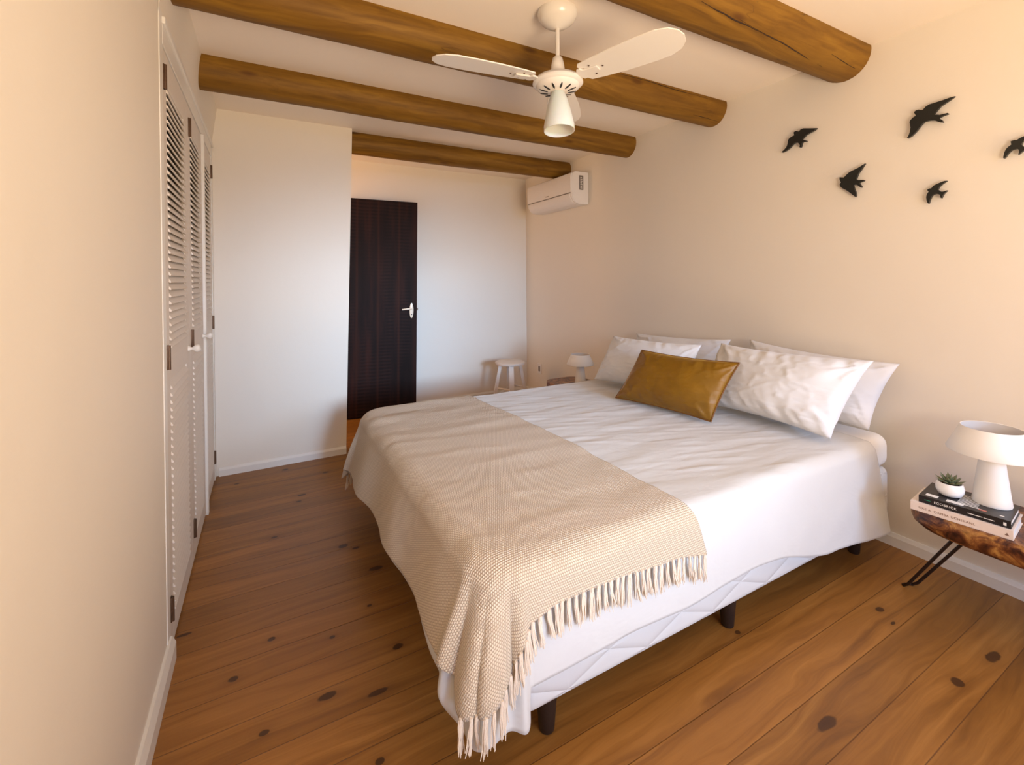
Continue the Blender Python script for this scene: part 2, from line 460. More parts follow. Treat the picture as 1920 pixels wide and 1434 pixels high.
# left wall: solid beside the camera, opening for the closet, slightly proud plaster above it
wl = MB()
wl.box(XL - 0.12, XL, YF, 2.0, 0, ZC)
wl.raw([(XL - .12, 2.0, 2.335), (XL - .12, YS, 2.335), (XL - .12, YS, ZC), (XL - .12, 2.0, ZC),
        (XL, 2.0, 2.335), (XL, YS, 2.335), (XL + .035, YS, ZC), (XL + .035, 2.0, ZC)],
       [(0, 1, 2, 3), (4, 5, 6, 7), (0, 1, 5, 4), (1, 2, 6, 5), (2, 3, 7, 6), (3, 0, 4, 7)])
struct('wall_left', wl, M_WALL)
# stub wall in front of the corridor, its free edge a little out of plumb
st = MB()
e0, e1 = 0.556, 0.628
st.raw([(-1.2, YS, 0), (e0, YS, 0), (e1, YS, ZC), (-1.2, YS, ZC), (-1.2, YS + .12, 0), (e0, YS + .12, 0), (e1, YS + .12, ZC), (-1.2, YS + .12, ZC)],
       [(0, 1, 2, 3), (4, 5, 6, 7), (0, 1, 5, 4), (1, 2, 6, 5), (2, 3, 7, 6), (3, 0, 4, 7)])
struct('wall_partition', st, M_WALL)
struct('wall_corridor', MB().box(-1.3, -1.15, YS + .12, YB, 0, ZC), M_WALL)
struct('wall_front', MB().box(XL - .12, 0.0, YF - .15, YF, 0, ZC).box(2.7, XR, YF - .15, YF, 0, ZC).box(0.0, 2.7, YF - .15, YF, 2.12, ZC), M_WALL)
# closet cavity
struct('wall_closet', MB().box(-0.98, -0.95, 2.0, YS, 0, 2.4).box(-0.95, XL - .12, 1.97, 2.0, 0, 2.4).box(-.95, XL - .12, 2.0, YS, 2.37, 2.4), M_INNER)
# skirting boards
def skirt(name, y0=None, y1=None, x0=None, x1=None, face=None, h=0.065, d=0.016):
    mb = MB()
    if face == 'L': mb.prism([(0, 0), (d, 0), (d, h * .72), (d * .45, h), (0, h)], lambda a, b, t: Vector((XL + a, t, b)), y0, y1)
    if face == 'R': mb.prism([(0, 0), (d, 0), (d, h * .72), (d * .45, h), (0, h)], lambda a, b, t: Vector((XR - a, t, b)), y0, y1)
    if face == 'S': mb.prism([(0, 0), (d, 0), (d, h * .72), (d * .45, h), (0, h)], lambda a, b, t: Vector((t, YS - a, b)), x0, x1)
    if face == 'B': mb.prism([(0, 0), (d, 0), (d, h * .72), (d * .45, h), (0, h)], lambda a, b, t: Vector((t, YB - a, b)), x0, x1)
    return struct(name, mb, M_TRIM)
skirt('baseboard_left', YF, 2.045, face='L', h=0.085, d=0.02)
skirt('baseboard_right', YF, YB, face='R')
skirt('baseboard_partition', x0=-0.30, x1=0.556, face='S', h=0.06)
skirt('baseboard_back', x0=0.3, x1=XR - .016, face='B')

# ------------------------------------------------------------------ ceiling beams
BEAMS = []
def beam(yc, zc, R, label, seed, x0=XL, x1=XR):
    mb = MB(); n = 40; k = 60
    b = bmesh.new(); rings = []
    for i in range(k + 1):
        x = x0 + (x1 - x0) * i / k
        ring = []
        for j in range(n):
            a = 2 * PI * j / n
            r = R * (1 + 0.035 * noise.noise(Vector((x * 1.1 + seed * 9, math.cos(a) * .8, math.sin(a) * .8))) + 0.012 * noise.noise(Vector((x * 6, math.cos(a) * 3 + seed, math.sin(a) * 3))))
            ring.append(b.verts.new((x - (x0 + x1) / 2, r * math.cos(a), r * math.sin(a))))
        rings.append(ring)
    for i in range(k):
        for j in range(n):
            b.faces.new((rings[i][j], rings[i][(j + 1) % n], rings[i + 1][(j + 1) % n], rings[i + 1][j]))
    b.faces.new(rings[0]); b.faces.new(rings[-1])
    mb.add(b)
    o = mb.build('ceiling_beam', M_LOG, None, True, 60, loc=((x0 + x1) / 2, yc, zc))
    tag(o, label, 'beam', 'round log beams across the ceiling')
    BEAMS.append(o)
    return o
beam(1.32, 2.585, 0.128, 'thick varnished log beam nearest the camera, cracked and ending above the bird decorations', 1)
beam(2.155, 2.570, 0.113, 'varnished round log beam passing right behind the ceiling fan canopy', 2)
beam(3.02, 2.550, 0.106, 'varnished round log beam from above the louvered closet, just before the partition wall', 3)
beam(3.955, 2.530, 0.096, 'darker round log beam behind the partition, ending above the air conditioner', 4, x0=-1.15)

M_CRACK = simple('log_crack', (0.030, 0.012, 0.004), 0.8)
def crack(bo, pts, w):
    c = Vector(bo.location); n_ = len(pts); mb = MB()
    P_ = []
    for (p, q) in zip(pts, pts[1:]):
        for k in range(3): P_.append(Vector(p).lerp(Vector(q), k / 3))
    P_.append(Vector(pts[-1]))
    out = [p - c + Vector((0, .0015 * noise.noise(p * 30), .0015 * noise.noise(p * 41))) for p in P_]
    rad = [max(.0006, w * math.sin(PI * (i + .4) / (len(out) + .2)) * (.7 + .5 * noise.noise(Vector((i * .7, w * 900, 0))))) for i in range(len(out))]
    mb.tube(out, rad, 6)
    mb.build('drying_crack', M_CRACK, bo)
crack(BEAMS[0], [(1.55, 1.234, 2.49), (1.628, 1.24, 2.485), (1.704, 1.242, 2.483), (1.787, 1.247, 2.48), (1.855, 1.247, 2.48), (1.946, 1.252, 2.477)], .0040)
crack(BEAMS[0], [(1.80, 1.238, 2.484), (1.946, 1.248, 2.477), (2.034, 1.253, 2.476), (2.123, 1.255, 2.475), (2.248, 1.264, 2.470), (2.388, 1.277, 2.465), (2.527, 1.286, 2.462)], .0034)
crack(BEAMS[0], [(2.505, 1.229, 2.495), (2.631, 1.236, 2.489), (2.724, 1.24, 2.485), (2.80, 1.243, 2.483)], .0030)
crack(BEAMS[1], [(1.75, 2.045, 2.575), (1.90, 2.043, 2.587), (2.085, 2.044, 2.590), (2.316, 2.043, 2.582), (2.603, 2.043, 2.582), (2.789, 2.044, 2.578)], .0026)
crack(BEAMS[1], [(2.54, 2.092, 2.476), (2.646, 2.092, 2.476), (2.79, 2.096, 2.473)], .0024)

# ------------------------------------------------------------------ louvered closet
cl = thing('louvered_closet', 'white built-in closet with three tall louvered doors along the left wall', 'closet', (XL, 2.9, 0))
def L(mb): # closet geometry written in world coordinates, moved to the local frame
    bmesh.ops.translate(mb.bm, vec=Vector((-XL, -2.9, 0)), verts=mb.bm.verts); return mb
fr = MB()
fr.box(XL - .06, XL + .003, 2.0, 2.055, 0, ZC - .001, .002)
fr.box(XL - .06, XL + .004, 3.735, YS - .001, 0, 2.30, .002)
fr.box(XL - .06, XL + .004, 2.055, 3.735, 2.245, 2.335, .002)
fr.box(XL - .04, XL + .013, 2.05, YS - .001, 2.318, 2.345, .005)
fr.box(XL - .06, XL + .014, 3.205, 3.245, 0.0, 2.245, .003)
L(fr).build('frame', M_TRIM, cl)
def closet_door(y0, y1, ly0, ly1, hinge_y, hinge_side, knob=None):
    d = MB(); x0, x1 = XL - .034, XL
    d.box(x0, x1, y0, ly0, 0.012, 2.240, .002); d.box(x0, x1, ly1, y1, 0.012, 2.240, .002)
    d.box(x0, x1, ly0, ly1, 2.125, 2.240, .002); d.box(x0, x1, ly0, ly1, 1.005, 1.135, .002); d.box(x0, x1, ly0, ly1, 0.012, 0.135, .002)
    door = L(d).build('door', M_LOUV, cl)
    for nm, za, zb in (('upper', 1.135, 2.125), ('lower', .135, 1.005)):
        s = MB(); n = int(round((zb - za) / 0.0278)); p = (zb - za) / n
        for i in range(n):
            zc = za + p * (i + .5)
            # each slat: outer edge low, inner edge high, rounded nose
            c, sn = math.cos(math.radians(57)), math.sin(math.radians(57))
            prof = []
            w2, t2 = 0.0195, 0.0034
            for k in range(7):
                a = -PI / 2 + PI * k / 6
                prof.append((w2 + t2 * math.cos(a), t2 * math.sin(a)))
            prof += [(-w2, t2), (-w2, -t2)]
            pts = [(x0 + .0275 + u * c + v * sn, zc - u * sn + v * c) for u, v in prof]
            s.prism(pts, lambda a, b, t: Vector((a, t, b)), ly0 - .002, ly1 + .002)
        L(s).build('louver_panel', M_LOUV, door, True, 35)
    for hz in (2.135, 1.10, 0.165):
        h = MB()
        h.box(XL - .001, XL + .0045, hinge_y - .011, hinge_y + .011, hz - .045, hz + .045, .0006)
        h.tube([(XL + .006, hinge_y, hz - .045), (XL + .006, hinge_y, hz + .045)], .006, 10)
        L(h).build('hinge', M_HINGE, door, True, 40)
    if knob:
        kb = MB()
        mt = Matrix.Translation(Vector((XL, knob[0], knob[1]))) @ Matrix.Rotation(PI / 2, 4, 'Y')
        kb.lathe([(0.0, 0), (.013, 0), (.013, .004), (.007, .010), (.007, .018), (.016, .026), (.019, .034), (.017, .042), (.009, .048), (0.0, .049)], 28, mt)
        L(kb).build('knob', M_TRIM, door, True, 60)
closet_door(2.058, 2.652, 2.135, 2.545, 2.078, 0, (2.60, 1.065))
closet_door(2.655, 3.203, 2.745, 3.085, 2.705, 0, (3.165, 1.065))
closet_door(3.247, 3.733, 3.325, 3.635, 3.728, 1)

# ------------------------------------------------------------------ dark door standing open in front of the back wall
dr = MB(); dr.box(0, .78, -.017, .017, 0.01, 2.20, .002)
door = struct('door_1', dr, M_DOOR)
door.location = (0.60, 4.735, 0); door.rotation_euler = (0, math.radians(0.9), math.radians(-7))
hp = MB()
hp.lathe([(0, 0), (.020, 0), (.020, .004), (.017, .006), (0, .006)], 28, Matrix.Translation((.725, -.017, 1.075)) @ Matrix.Rotation(PI / 2, 4, 'X') @ Matrix.Diagonal((1, 3.9, 1, 1)))
pl = hp.build('handle_plate', M_CREAM, door, True, 40)
tag(MB().tube([(.725, -.022, 1.095), (.725, -.060, 1.095)], .008, 12).tube([(.725, -.060, 1.095), (.70, -.064, 1.096), (.66, -.062, 1.092), (.622, -.058, 1.088)], [.009, .009, .008, .007], 12).build('handle_lever', M_CREAM, door, True, 50))
MB().tube([(.725, -.0235, 1.035), (.725, -.0245, 1.035)], .006, 12).build('keyhole', M_DARK, door, True)
MB().box(.78, .793, -.006, .006, 1.075, 1.10, .002).build('latch', M_HINGE, door)

# ------------------------------------------------------------------ air conditioner (local: x out of the wall, y along the wall)
ac = thing('air_conditioner', 'white split air conditioner high on the right wall near the far corner', 'air conditioner', (XR, 3.985, 2.115))
def acp(a, b, t): return Vector((-a, t, b))
prof = [(0, .0), (.13, .0), (.175, .018), (.203, .060), (.212, .12), (.212, .24), (.200, .285), (.165, .312), (.0, .315)]
MB().prism(prof, acp, -.415, .415, .006).build('body', M_PLASTIC, ac, True, 40)
MB().prism([(.214, .105), (.2185, .115), (.2185, .262), (.206, .292), (.198, .292), (.200, .105)], acp, -.412, .405, .002).build('front_panel', M_PLASTIC, ac, True, 40)
MB().prism([(.132, -.003), (.178, .014), (.207, .058), (.213, .095), (.205, .095), (.170, .022), (.130, .005)], acp, -.385, .385, .001).build('air_flap', M_PLASTIC, ac, True, 40)
MB().box(-.214, -.208, -.40, .40, .097, .103).build('panel_gap', M_GREY, ac)
lb = MB().box(-.115, -.070, -.4215, -.4145, .135, .275, .001).build('end_label', M_GREY, ac)
lm = MB()
for i in range(7): lm.box(-.106, -.082 + random.uniform(-.006, .006), -.4222, -.4214, .148 + i * .017, .154 + i * .017)
lm.build('label_print', M_PAPER, lb)
MB().box(-.2195, -.2183, -.03, .03, .122, .128).build('badge', M_GREY, ac)

# ------------------------------------------------------------------ ceiling fan
FX, FY = 1.185, 1.72
fan = thing('ceiling_fan', 'white three-blade ceiling fan with a frosted bell light shade', 'ceiling fan', (FX, FY, ZC))
can = MB().lathe([(.0, 0), (.088, 0), (.091, -.012), (.088, -.026), (.074, -.047), (.048, -.066), (.020, -.077), (.013, -.080), (0, -.080)], 56).build('canopy', M_FANW, fan, True, 50)
MB().tube([(0, 0, -.07), (0, 0, -.29)], .0095, 16).build('downrod', M_FANW, fan, True)
MB().lathe([(.012, -.205), (.022, -.212), (.030, -.245), (.034, -.285), (.031, -.285), (.020, -.220), (.012, -.21)], 36).build('rod_cover', M_FANW, fan, True, 50)
MB().lathe([(0, -.265), (.018, -.265), (.018, -.298), (0, -.298)], 20).build('rod_clamp', M_DARK, fan, True, 40)
MB().lathe([(0, -.283), (.03, -.285), (.068, -.292), (.100, -.306), (.114, -.321), (.115, -.329), (.108, -.336), (.100, -.339), (.094, -.350), (.080, -.3585), (.055, -.3645), (.030, -.368), (0, -.368)], 72).build('motor_housing', M_FANW, fan, True, 35)
for k in range(12):
    a = 2 * PI * k / 12 + 0.15
    vm = MB(); pts = []
    nn = 16
    mt = Matrix.Rotation(a, 4, 'Z') @ Matrix.Translation((.066, 0, -.3625)) @ Matrix.Rotation(math.radians(-14), 4, 'Y')
    vm.lathe([(0, -.0016), (.0042, -.0016), (.0042, .0016), (0, .0016)], 20, mt @ Matrix.Diagonal((4.6, 1, 1, 1)))
    vm.build('vent_slot', M_DARK, fan, True)
def blade(deg):
    a = math.radians(deg)
    M = Matrix.Rotation(a, 4, 'Z')
    zb = -.318
    # outline in the blade's own frame (r, w), then pitched and drooped a little
    out = [(.150, -.046), (.142, -.030), (.152, -.018), (.150, 0), (.152, .018), (.142, .034), (.150, .050)]
    out = [(.146, -.060), (.134, -.044), (.140, -.030), (.156, -.022), (.150, 0), (.156, .022), (.140, .030), (.134, .046), (.146, .064)]
    out += [(.20, .074), (.30, .086), (.42, .091), (.50, .088), (.545, .070), (.574, .036), (.582, 0), (.574, -.036), (.548, -.066), (.50, -.082), (.42, -.084), (.30, -.078), (.20, -.068)]
    P = Matrix.Rotation(math.radians(-10), 4, 'X')
    bm_ = MB()
    bm_.prism(out, lambda r, w_, t: M @ (Vector((0, 0, zb)) + P @ Vector((r, w_, t))), -.002, .003, 0.0008)
    bl = bm_.build('blade', M_FANW, fan)
    br = MB()
    br.prism([(.085, -.026), (.118, -.022), (.126, -.036), (.142, -.036), (.150, -.022), (.215, -.016), (.215, .016), (.150, .022), (.142, .036), (.126, .036), (.118, .022), (.085, .026)],
             lambda r, w_, t: M @ (Vector((0, 0, zb)) + P @ Vector((r, w_, t))), -.0090, -.0022, .0015)
    br.build('bracket', M_FANW, bl)
    for r, w_ in ((.185, .035), (.185, -.030), (.235, 0), (.100, 0)):
        c = M @ (Vector((0, 0, zb)) + P @ Vector((r, w_, -.0040 if r > .12 else -.0105)))
        sc = MB(); sc.lathe([(0, -.0015), (.0036, -.001), (.0042, .001), (0, .001)], 12, Matrix.Translation(c))
        sc.build('screw', M_HINGE, bl, True)
for d in (175, 50, -71): blade(d)
MB().lathe([(0, -.360), (.026, -.360), (.028, -.372), (.026, -.385), (.020, -.392), (0, -.392)], 32).build('lamp_neck', M_FANW, fan, True, 50)
tl = Matrix.Translation((0, 0, -.368)) @ Matrix.Rotation(math.radians(-6), 4, 'X') @ Matrix.Rotation(math.radians(2), 4, 'Y')
sh = MB().lathe([(.026, 0), (.031, -.004), (.042, -.035), (.054, -.080), (.063, -.125), (.0695, -.160), (.0695, -.183), (.0665, -.183), (.0665, -.160), (.060, -.125), (.051, -.080), (.039, -.035), (.028, -.004)], 56, tl, True)
sh.build('glass_shade', M_GLASS, fan, True, 60)
bb = MB(); bb.lathe([(0, -.03), (.014, -.035), (.02, -.06), (.027, -.085), (.022, -.108), (0, -.118)], 28, tl)
bb.build('bulb', M_POT, fan, True)

# ------------------------------------------------------------------ swallows on the right wall, outlines (y, z) in metres
BIRDS = {
'b1':[(1.446,2.234),(1.484,2.244),(1.521,2.255),(1.537,2.252),(1.549,2.243),(1.556,2.249),(1.564,2.252),(1.575,2.249),(1.576,2.244),(1.573,2.229),(1.590,2.225),(1.603,2.219),(1.609,2.211),(1.613,2.186),(1.620,2.170),(1.632,2.159),(1.650,2.147),(1.645,2.144),(1.623,2.149),(1.603,2.159),(1.584,2.175),(1.571,2.183),(1.559,2.183),(1.549,2.176),(1.541,2.162),(1.543,2.150),(1.540,2.147),(1.536,2.148),(1.533,2.154),(1.532,2.166),(1.527,2.174),(1.520,2.176),(1.504,2.173),(1.502,2.176),(1.505,2.179),(1.530,2.191),(1.521,2.200),(1.506,2.212),(1.487,2.218),(1.464,2.224)],
'b2':[(1.209,1.978),(1.225,1.970),(1.241,1.962),(1.265,1.954),(1.283,1.947),(1.295,1.937),(1.309,1.924),(1.330,1.929),(1.330,1.918),(1.327,1.908),(1.323,1.900),(1.329,1.890),(1.327,1.879),(1.317,1.867),(1.297,1.852),(1.277,1.833),(1.254,1.808),(1.251,1.817),(1.253,1.833),(1.259,1.853),(1.265,1.875),(1.253,1.875),(1.243,1.869),(1.228,1.854),(1.224,1.857),(1.236,1.880),(1.230,1.883),(1.215,1.886),(1.213,1.890),(1.217,1.893),(1.239,1.895),(1.252,1.901),(1.241,1.931),(1.225,1.953)],
'b3':[(0.854,2.205),(0.871,2.205),(0.897,2.202),(0.928,2.200),(0.946,2.199),(0.960,2.192),(0.970,2.181),(0.977,2.182),(0.985,2.187),(0.997,2.186),(1.004,2.180),(0.996,2.161),(1.008,2.156),(1.018,2.146),(1.021,2.138),(1.017,2.110),(1.020,2.088),(1.025,2.073),(1.031,2.063),(1.028,2.060),(1.013,2.068),(0.994,2.086),(0.975,2.112),(0.963,2.122),(0.945,2.122),(0.928,2.118),(0.908,2.103),(0.897,2.099),(0.895,2.101),(0.901,2.112),(0.911,2.123),(0.897,2.128),(0.879,2.131),(0.877,2.134),(0.880,2.137),(0.908,2.137),(0.930,2.146),(0.917,2.162),(0.904,2.177),(0.871,2.194)],
'b4':[(0.881,1.823),(0.891,1.824),(0.904,1.820),(0.917,1.815),(0.929,1.810),(0.934,1.804),(0.938,1.798),(0.947,1.798),(0.954,1.793),(0.948,1.783),(0.954,1.773),(0.957,1.760),(0.956,1.747),(0.952,1.730),(0.949,1.727),(0.947,1.729),(0.943,1.745),(0.938,1.758),(0.932,1.766),(0.922,1.769),(0.912,1.766),(0.907,1.762),(0.904,1.747),(0.902,1.745),(0.900,1.747),(0.896,1.759),(0.891,1.767),(0.882,1.775),(0.881,1.778),(0.886,1.777),(0.895,1.775),(0.904,1.776),(0.915,1.788),(0.909,1.800),(0.898,1.811)],
'b5':[(0.613,1.962),(0.627,1.963),(0.640,1.961),(0.650,1.957),(0.659,1.951),(0.665,1.953),(0.677,1.951),(0.676,1.943),(0.675,1.936),(0.684,1.929),(0.691,1.920),(0.696,1.907),(0.699,1.886),(0.697,1.882),(0.692,1.886),(0.684,1.900),(0.674,1.912),(0.665,1.915),(0.657,1.915),(0.653,1.908),(0.652,1.898),(0.655,1.890),(0.654,1.888),(0.642,1.900),(0.638,1.903),(0.631,1.903),(0.624,1.907),(0.624,1.910),(0.633,1.915),(0.641,1.919),(0.645,1.929),(0.644,1.934),(0.640,1.942),(0.627,1.950)],
}
LAB = {'b1': 'black swallow wall decoration, the farthest left, near the end of the thick beam',
       'b2': 'black swallow wall decoration with one wing pointing steeply up, second from the left',
       'b3': 'largest black swallow wall decoration, highest on the wall',
       'b4': 'smallest black swallow wall decoration, lowest of the flock',
       'b5': 'black swallow wall decoration cut off by the right edge of the photo'}
for key, pts in BIRDS.items():
    cy = sum(p[0] for p in pts) / len(pts); cz = sum(p[1] for p in pts) / len(pts)
    b = bmesh.new()
    n = len(pts)
    A = [b.verts.new((0.004, p[0] - cy, p[1] - cz)) for p in pts]
    B = [b.verts.new((-0.005, p[0] - cy, p[1] - cz)) for p in pts]
    cap0 = b.faces.new(A); cap1 = b.faces.new(B[::-1])
    for i in range(n): b.faces.new((A[i], A[(i + 1) % n], B[(i + 1) % n], B[i]))
    # rounded relief: inset the front face and push it out
    r = bmesh.ops.inset_region(b, faces=[cap1], thickness=0.0035, depth=0.0)
    for v in cap1.verts: v.co.x -= 0.006
    bmesh.ops.recalc_face_normals(b, faces=b.faces)
    bmesh.ops.triangulate(b, faces=[f for f in b.faces if len(f.verts) > 4])
    # standoff peg reaching the wall
    bmesh.ops.create_cone(b, cap_ends=True, segments=12, radius1=.006, radius2=.006, depth=.016,
                          matrix=Matrix.Translation((.012, 0, 0)) @ Matrix.Rotation(PI / 2, 4, 'Y'))
    me = bpy.data.meshes.new('bird_decoration'); b.to_mesh(me); b.free()
    o = link('bird_decoration', me, M_BIRD, None, True, 35)
    o.location = (XR - .019, cy, cz)
    tag(o, LAB[key], 'wall decoration', 'black swallows on the right wall')

# ------------------------------------------------------------------ power outlet low on the right wall, behind the stool
ot = thing('power_outlet', 'small white power outlet low on the wall beside the stool', 'outlet', (XR, 4.50, .33))
MB().box(-.009, 0, -.04, .04, -.06, .06, .003).build('cover_plate', M_PLASTIC, ot)
MB().box(-.0105, -.0085, -.018, .018, -.03, .03, .001).build('socket_face', M_GREY, ot)

# ------------------------------------------------------------------ stool
SX, SY, SZ = 2.262, 4.20, 0.517
stl = thing('wooden_stool', 'round whitewashed wooden stool in the far corner beside the bed', 'stool', (SX, SY, 0))
MB().lathe([(0, SZ), (.145, SZ), (.156, SZ - .006), (.158, SZ - .016), (.152, SZ - .030), (.135, SZ - .034), (0, SZ - .034)], 56).build('seat', M_STOOL, stl, True, 40)
aa = [math.radians(-112 + 90 * k) for k in range(4)]
def legp(a, z):
    t = (SZ - .03 - z) / (SZ - .03)
    return Vector((math.cos(a) * (.105 + .085 * t), math.sin(a) * (.105 + .085 * t), z))
for a in aa:
    p0, p1 = legp(a, SZ - .03), legp(a, 0)
    u = Vector((-math.sin(a), math.cos(a), 0)) * .024; v = Vector((math.cos(a), math.sin(a), 0)) * .016
    vs = [p0 + u + v, p0 - u + v, p0 - u - v, p0 + u - v, p1 + u + v, p1 - u + v, p1 - u - v, p1 + u - v]
    MB().raw(vs, [(0, 1, 2, 3), (4, 5, 6, 7), (0, 1, 5, 4), (1, 2, 6, 5), (2, 3, 7, 6), (3, 0, 4, 7)]).build('leg', M_STOOL, stl)
for k in range(4):
    z = .24 if k % 2 else .17
    MB().tube([legp(aa[k], z), legp(aa[(k + 1) % 4], z)], .010, 12).build('stretcher', M_STOOL, stl, True)

# ------------------------------------------------------------------ bed
BX0, BX1, BY0, BY1 = 0.62, 2.75, 1.085, 2.765
bed = thing('bed_base', 'low double bed base in quilted white fabric on short dark tapered legs', 'bed', ((BX0 + BX1) / 2, (BY0 + BY1) / 2, 0))
bc = Vector(((BX0 + BX1) / 2, (BY0 + BY1) / 2, 0))
MB().box(BX0 - bc.x, BX1 - bc.x, BY0 - bc.y, BY1 - bc.y, .145, .425, .035, 5).build('box_base', M_QUILT, bed, True, 60)
for lx in (.745, 1.60, 2.575):
    for ly in (1.165, 2.68):
        lm_ = MB(); lm_.lathe([(0, 0), (.021, 0), (.024, .004), (.036, .15), (0, .15)], 28, Matrix.Translation((lx - bc.x, ly - bc.y, 0)))
        lm_.build('leg', M_LEGW, bed, True, 50)
mt_ = thing('mattress', 'thick white sheeted mattress showing at the head end of the bed', 'mattress', (bc.x, bc.y, .425))
MB().box(BX0 - bc.x + .02, BX1 - bc.x, BY0 - bc.y - .005, BY1 - bc.y + .005, .0, .165, .055, 6).build('fitted_sheet', M_SHEET, mt_, True, 60)

# drape: distance d beyond the inner rectangle folds over a rounded edge and hangs
DX0, DY0, DY1, RC = 0.535, 1.10, 2.735, 0.07     # foot edge, near edge, far edge, corner radius
ZT = 0.606
IX, IY0, IY1 = DX0 + RC, DY0 + RC, DY1 - RC
def drape(a, b, off=0.0, fold=1.0, pleat=0.0, cr=0.8):
    # inner rounded rectangle, open to the head side
    x = max(a, IX); y = min(max(b, IY0), IY1)
    dx, dy = a - x, b - y
    dist = math.hypot(dx, dy)
    zt = ZT + off
    puff = 0.012 * math.sin(PI * sstep(DY0, DY1, b)) * sstep(DX0 - .1, DX0 + .5, a)
    wr = 0.007 * noise.noise(Vector((a * 2.2 + b * 1.3, b * 7.5, 1.7))) + 0.0035 * noise.noise(Vector((a * 5 + b * 4, b * 17, 4.1)))
    # short creases that run out from under the pillows and the throw
    wr += cr * 0.0045 * max(0, noise.noise(Vector((a * 3.2 - b * 2.0, (b + a * .35) * 26, 9.0))) - .12) * 2.2
    if dist <= RC:
        return Vector((a, b, zt + puff + wr))
    d = dist - RC
    nx, ny = dx / dist, dy / dist
    ex, ey = x + nx * RC, y + ny * RC
    r = 0.055 + off
    corner = min(1.0, 2.0 * abs(nx * ny))           # 1 at the middle of a corner
    ang = math.atan2(abs(ny), abs(nx))
    s = ex if abs(ny) > abs(nx) else ey
    foot = abs(nx)
    flare = 0.07 + 0.19 * foot + 0.05 * corner
    if d < r * PI / 2:
        t = d / r
        o, dz = r * math.sin(t), r * (1 - math.cos(t))
    else:
        k = d - r * PI / 2
        o = r + k * flare
        dz = r + k * math.sqrt(1 - flare * flare)
    g = sstep(0.02, 0.30, d)
    nh = sstep(2.6, 1.6, ex)                         # the head end hangs almost flat
    f = fold * 0.022 * g * math.sin(ang * 9.0 + 0.6) * sstep(0, .5, corner)
    f += fold * g * nh * (0.012 * math.sin(s * 11 + 0.8) * (1 - corner) * (0.25 + 0.75 * foot) + 0.008 * noise.noise(Vector((ex * 5, ey * 5, 2.0))))
    f += 0.003 * noise.noise(Vector((ex * 9 + dz * 5, ey * 9, dz * 10))) * g
    if pleat > 0:
        w_ = sstep(.04, .32, d) * sstep(.15, .8, corner)
        q = abs(math.sin(ang * 7.5 + .35))
        f += pleat * w_ * (q ** .7) + .006 * sstep(.05, .3, d)
    o += f
    return Vector((ex + nx * o, ey + ny * o, zt + puff * (1 - g) + wr * (1 - g) - dz))

def cloth_ab(u, v, xe_fn, near_fn, far, foot_fn, corner_fn):
    # cloth point (a, b) of the grid position; the two foot corners are trimmed to corner_fn(angle)
    a, b = 0.0, DY0 - .3 + (DY1 - DY0 + .6) * v
    for _ in range(3):
        fo = foot_fn(min(max(b, IY0), IY1)); a0 = IX - fo
        xe = xe_fn(v)
        a = a0 + (xe - a0) * u
        nr = near_fn(max(a, IX))
        b = (IY0 - nr) + (far + IY1 - IY0 + nr) * v
    if a < IX and (b < IY0 or b > IY1):
        cx = IX - a; near = b < IY0
        cy = IY0 - b if near else b - IY1
        A = foot_fn(IY0 if near else IY1); B = near_fn(IX) if near else far
        rr = math.hypot(cx, cy)
        if rr > 1e-6:
            lr = 1.0 / max(cx / rr / A, cy / rr / B)
            lm_ = corner_fn(math.atan2(cy, cx) / (PI / 2), A, B)
            if rr > RC:
                r2 = RC + (rr - RC) * (lm_ - RC) / (lr - RC)
                a = IX - cx / rr * r2
                b = (IY0 - cy / rr * r2) if near else (IY1 + cy / rr * r2)
    return a, b

# duvet: the overhang follows the measured hem line
def duv_near(a): return RC + interp([(0.605, .34), (0.9, .340), (1.25, .340), (1.65, .33), (2.1, .42), (2.52, .475)], a)
def duv_foot(b): return RC + interp([(1.2, .325), (2.6, .31)], b)
def duv_corner(q, A, B):
    return A + (B - A) * q + .085 * sstep(0.0, .30, q) * sstep(1.0, .965, q)
def duvet_fn(u, v):
    a, b = cloth_ab(u, v, lambda v: 2.50, duv_near, .36 + RC, duv_foot, duv_corner)
    if u > 0.85: a += sstep(0.85, 1.0, u) * max(0.0, DY0 - b) * 0.20
    return drape(a, b, 0.0, 1.0)
me = grid_mesh('duvet', 220, 260, duvet_fn)
duv = link('duvet', me, M_DUVET, None, True)
so = duv.modifiers.new('thickness', 'SOLIDIFY'); so.thickness = 0.008; so.offset = -1
tag(duv, 'smooth white cotton duvet covering the bed and hanging over its sides', 'duvet')

# throw blanket across the foot
TOFF = 0.012
def thr_near(a): return RC + interp([(0.605, .185), (0.70, .165), (0.88, .165), (1.1, .180), (1.30, .215)], a)
def thr_foot(b): return RC + interp([(1.2, .295), (1.6, .312), (2.1, .330), (2.65, .36)], b)
def thr_corner(q, A, B):
    return A + (B - A) * q + .105 * sstep(0.10, .42, q) * sstep(1.0, .60, q)
def throw_ab(u, v):
    a, b = cloth_ab(u, v, lambda v: 1.245 - .075 * sstep(0, 1, v), thr_near, .34 + RC, thr_foot, thr_corner)
    if u > .8: a += sstep(.8, 1, u) * max(0, DY0 - b) * .25
    return a, b
def throw_pos(u, v):
    a, b = throw_ab(u, v)
    p = drape(a, b, TOFF, 1.0, .034, 0.35)
    p.z += .0025 * noise.noise(Vector((a * 4, b * 9, 8.0)))
    return p
me = grid_mesh('throw_blanket', 190, 260, lambda u, v: throw_pos(u, v), lambda u, v: throw_ab(u, v))
thr = thing('throw_blanket', 'beige honeycomb knit throw with tasselled edge across the foot of the bed', 'blanket', (DX0, (DY0 + DY1) / 2, ZT))
base = Vector((DX0, (DY0 + DY1) / 2, ZT))
for v in me.vertices: v.co = v.co - base
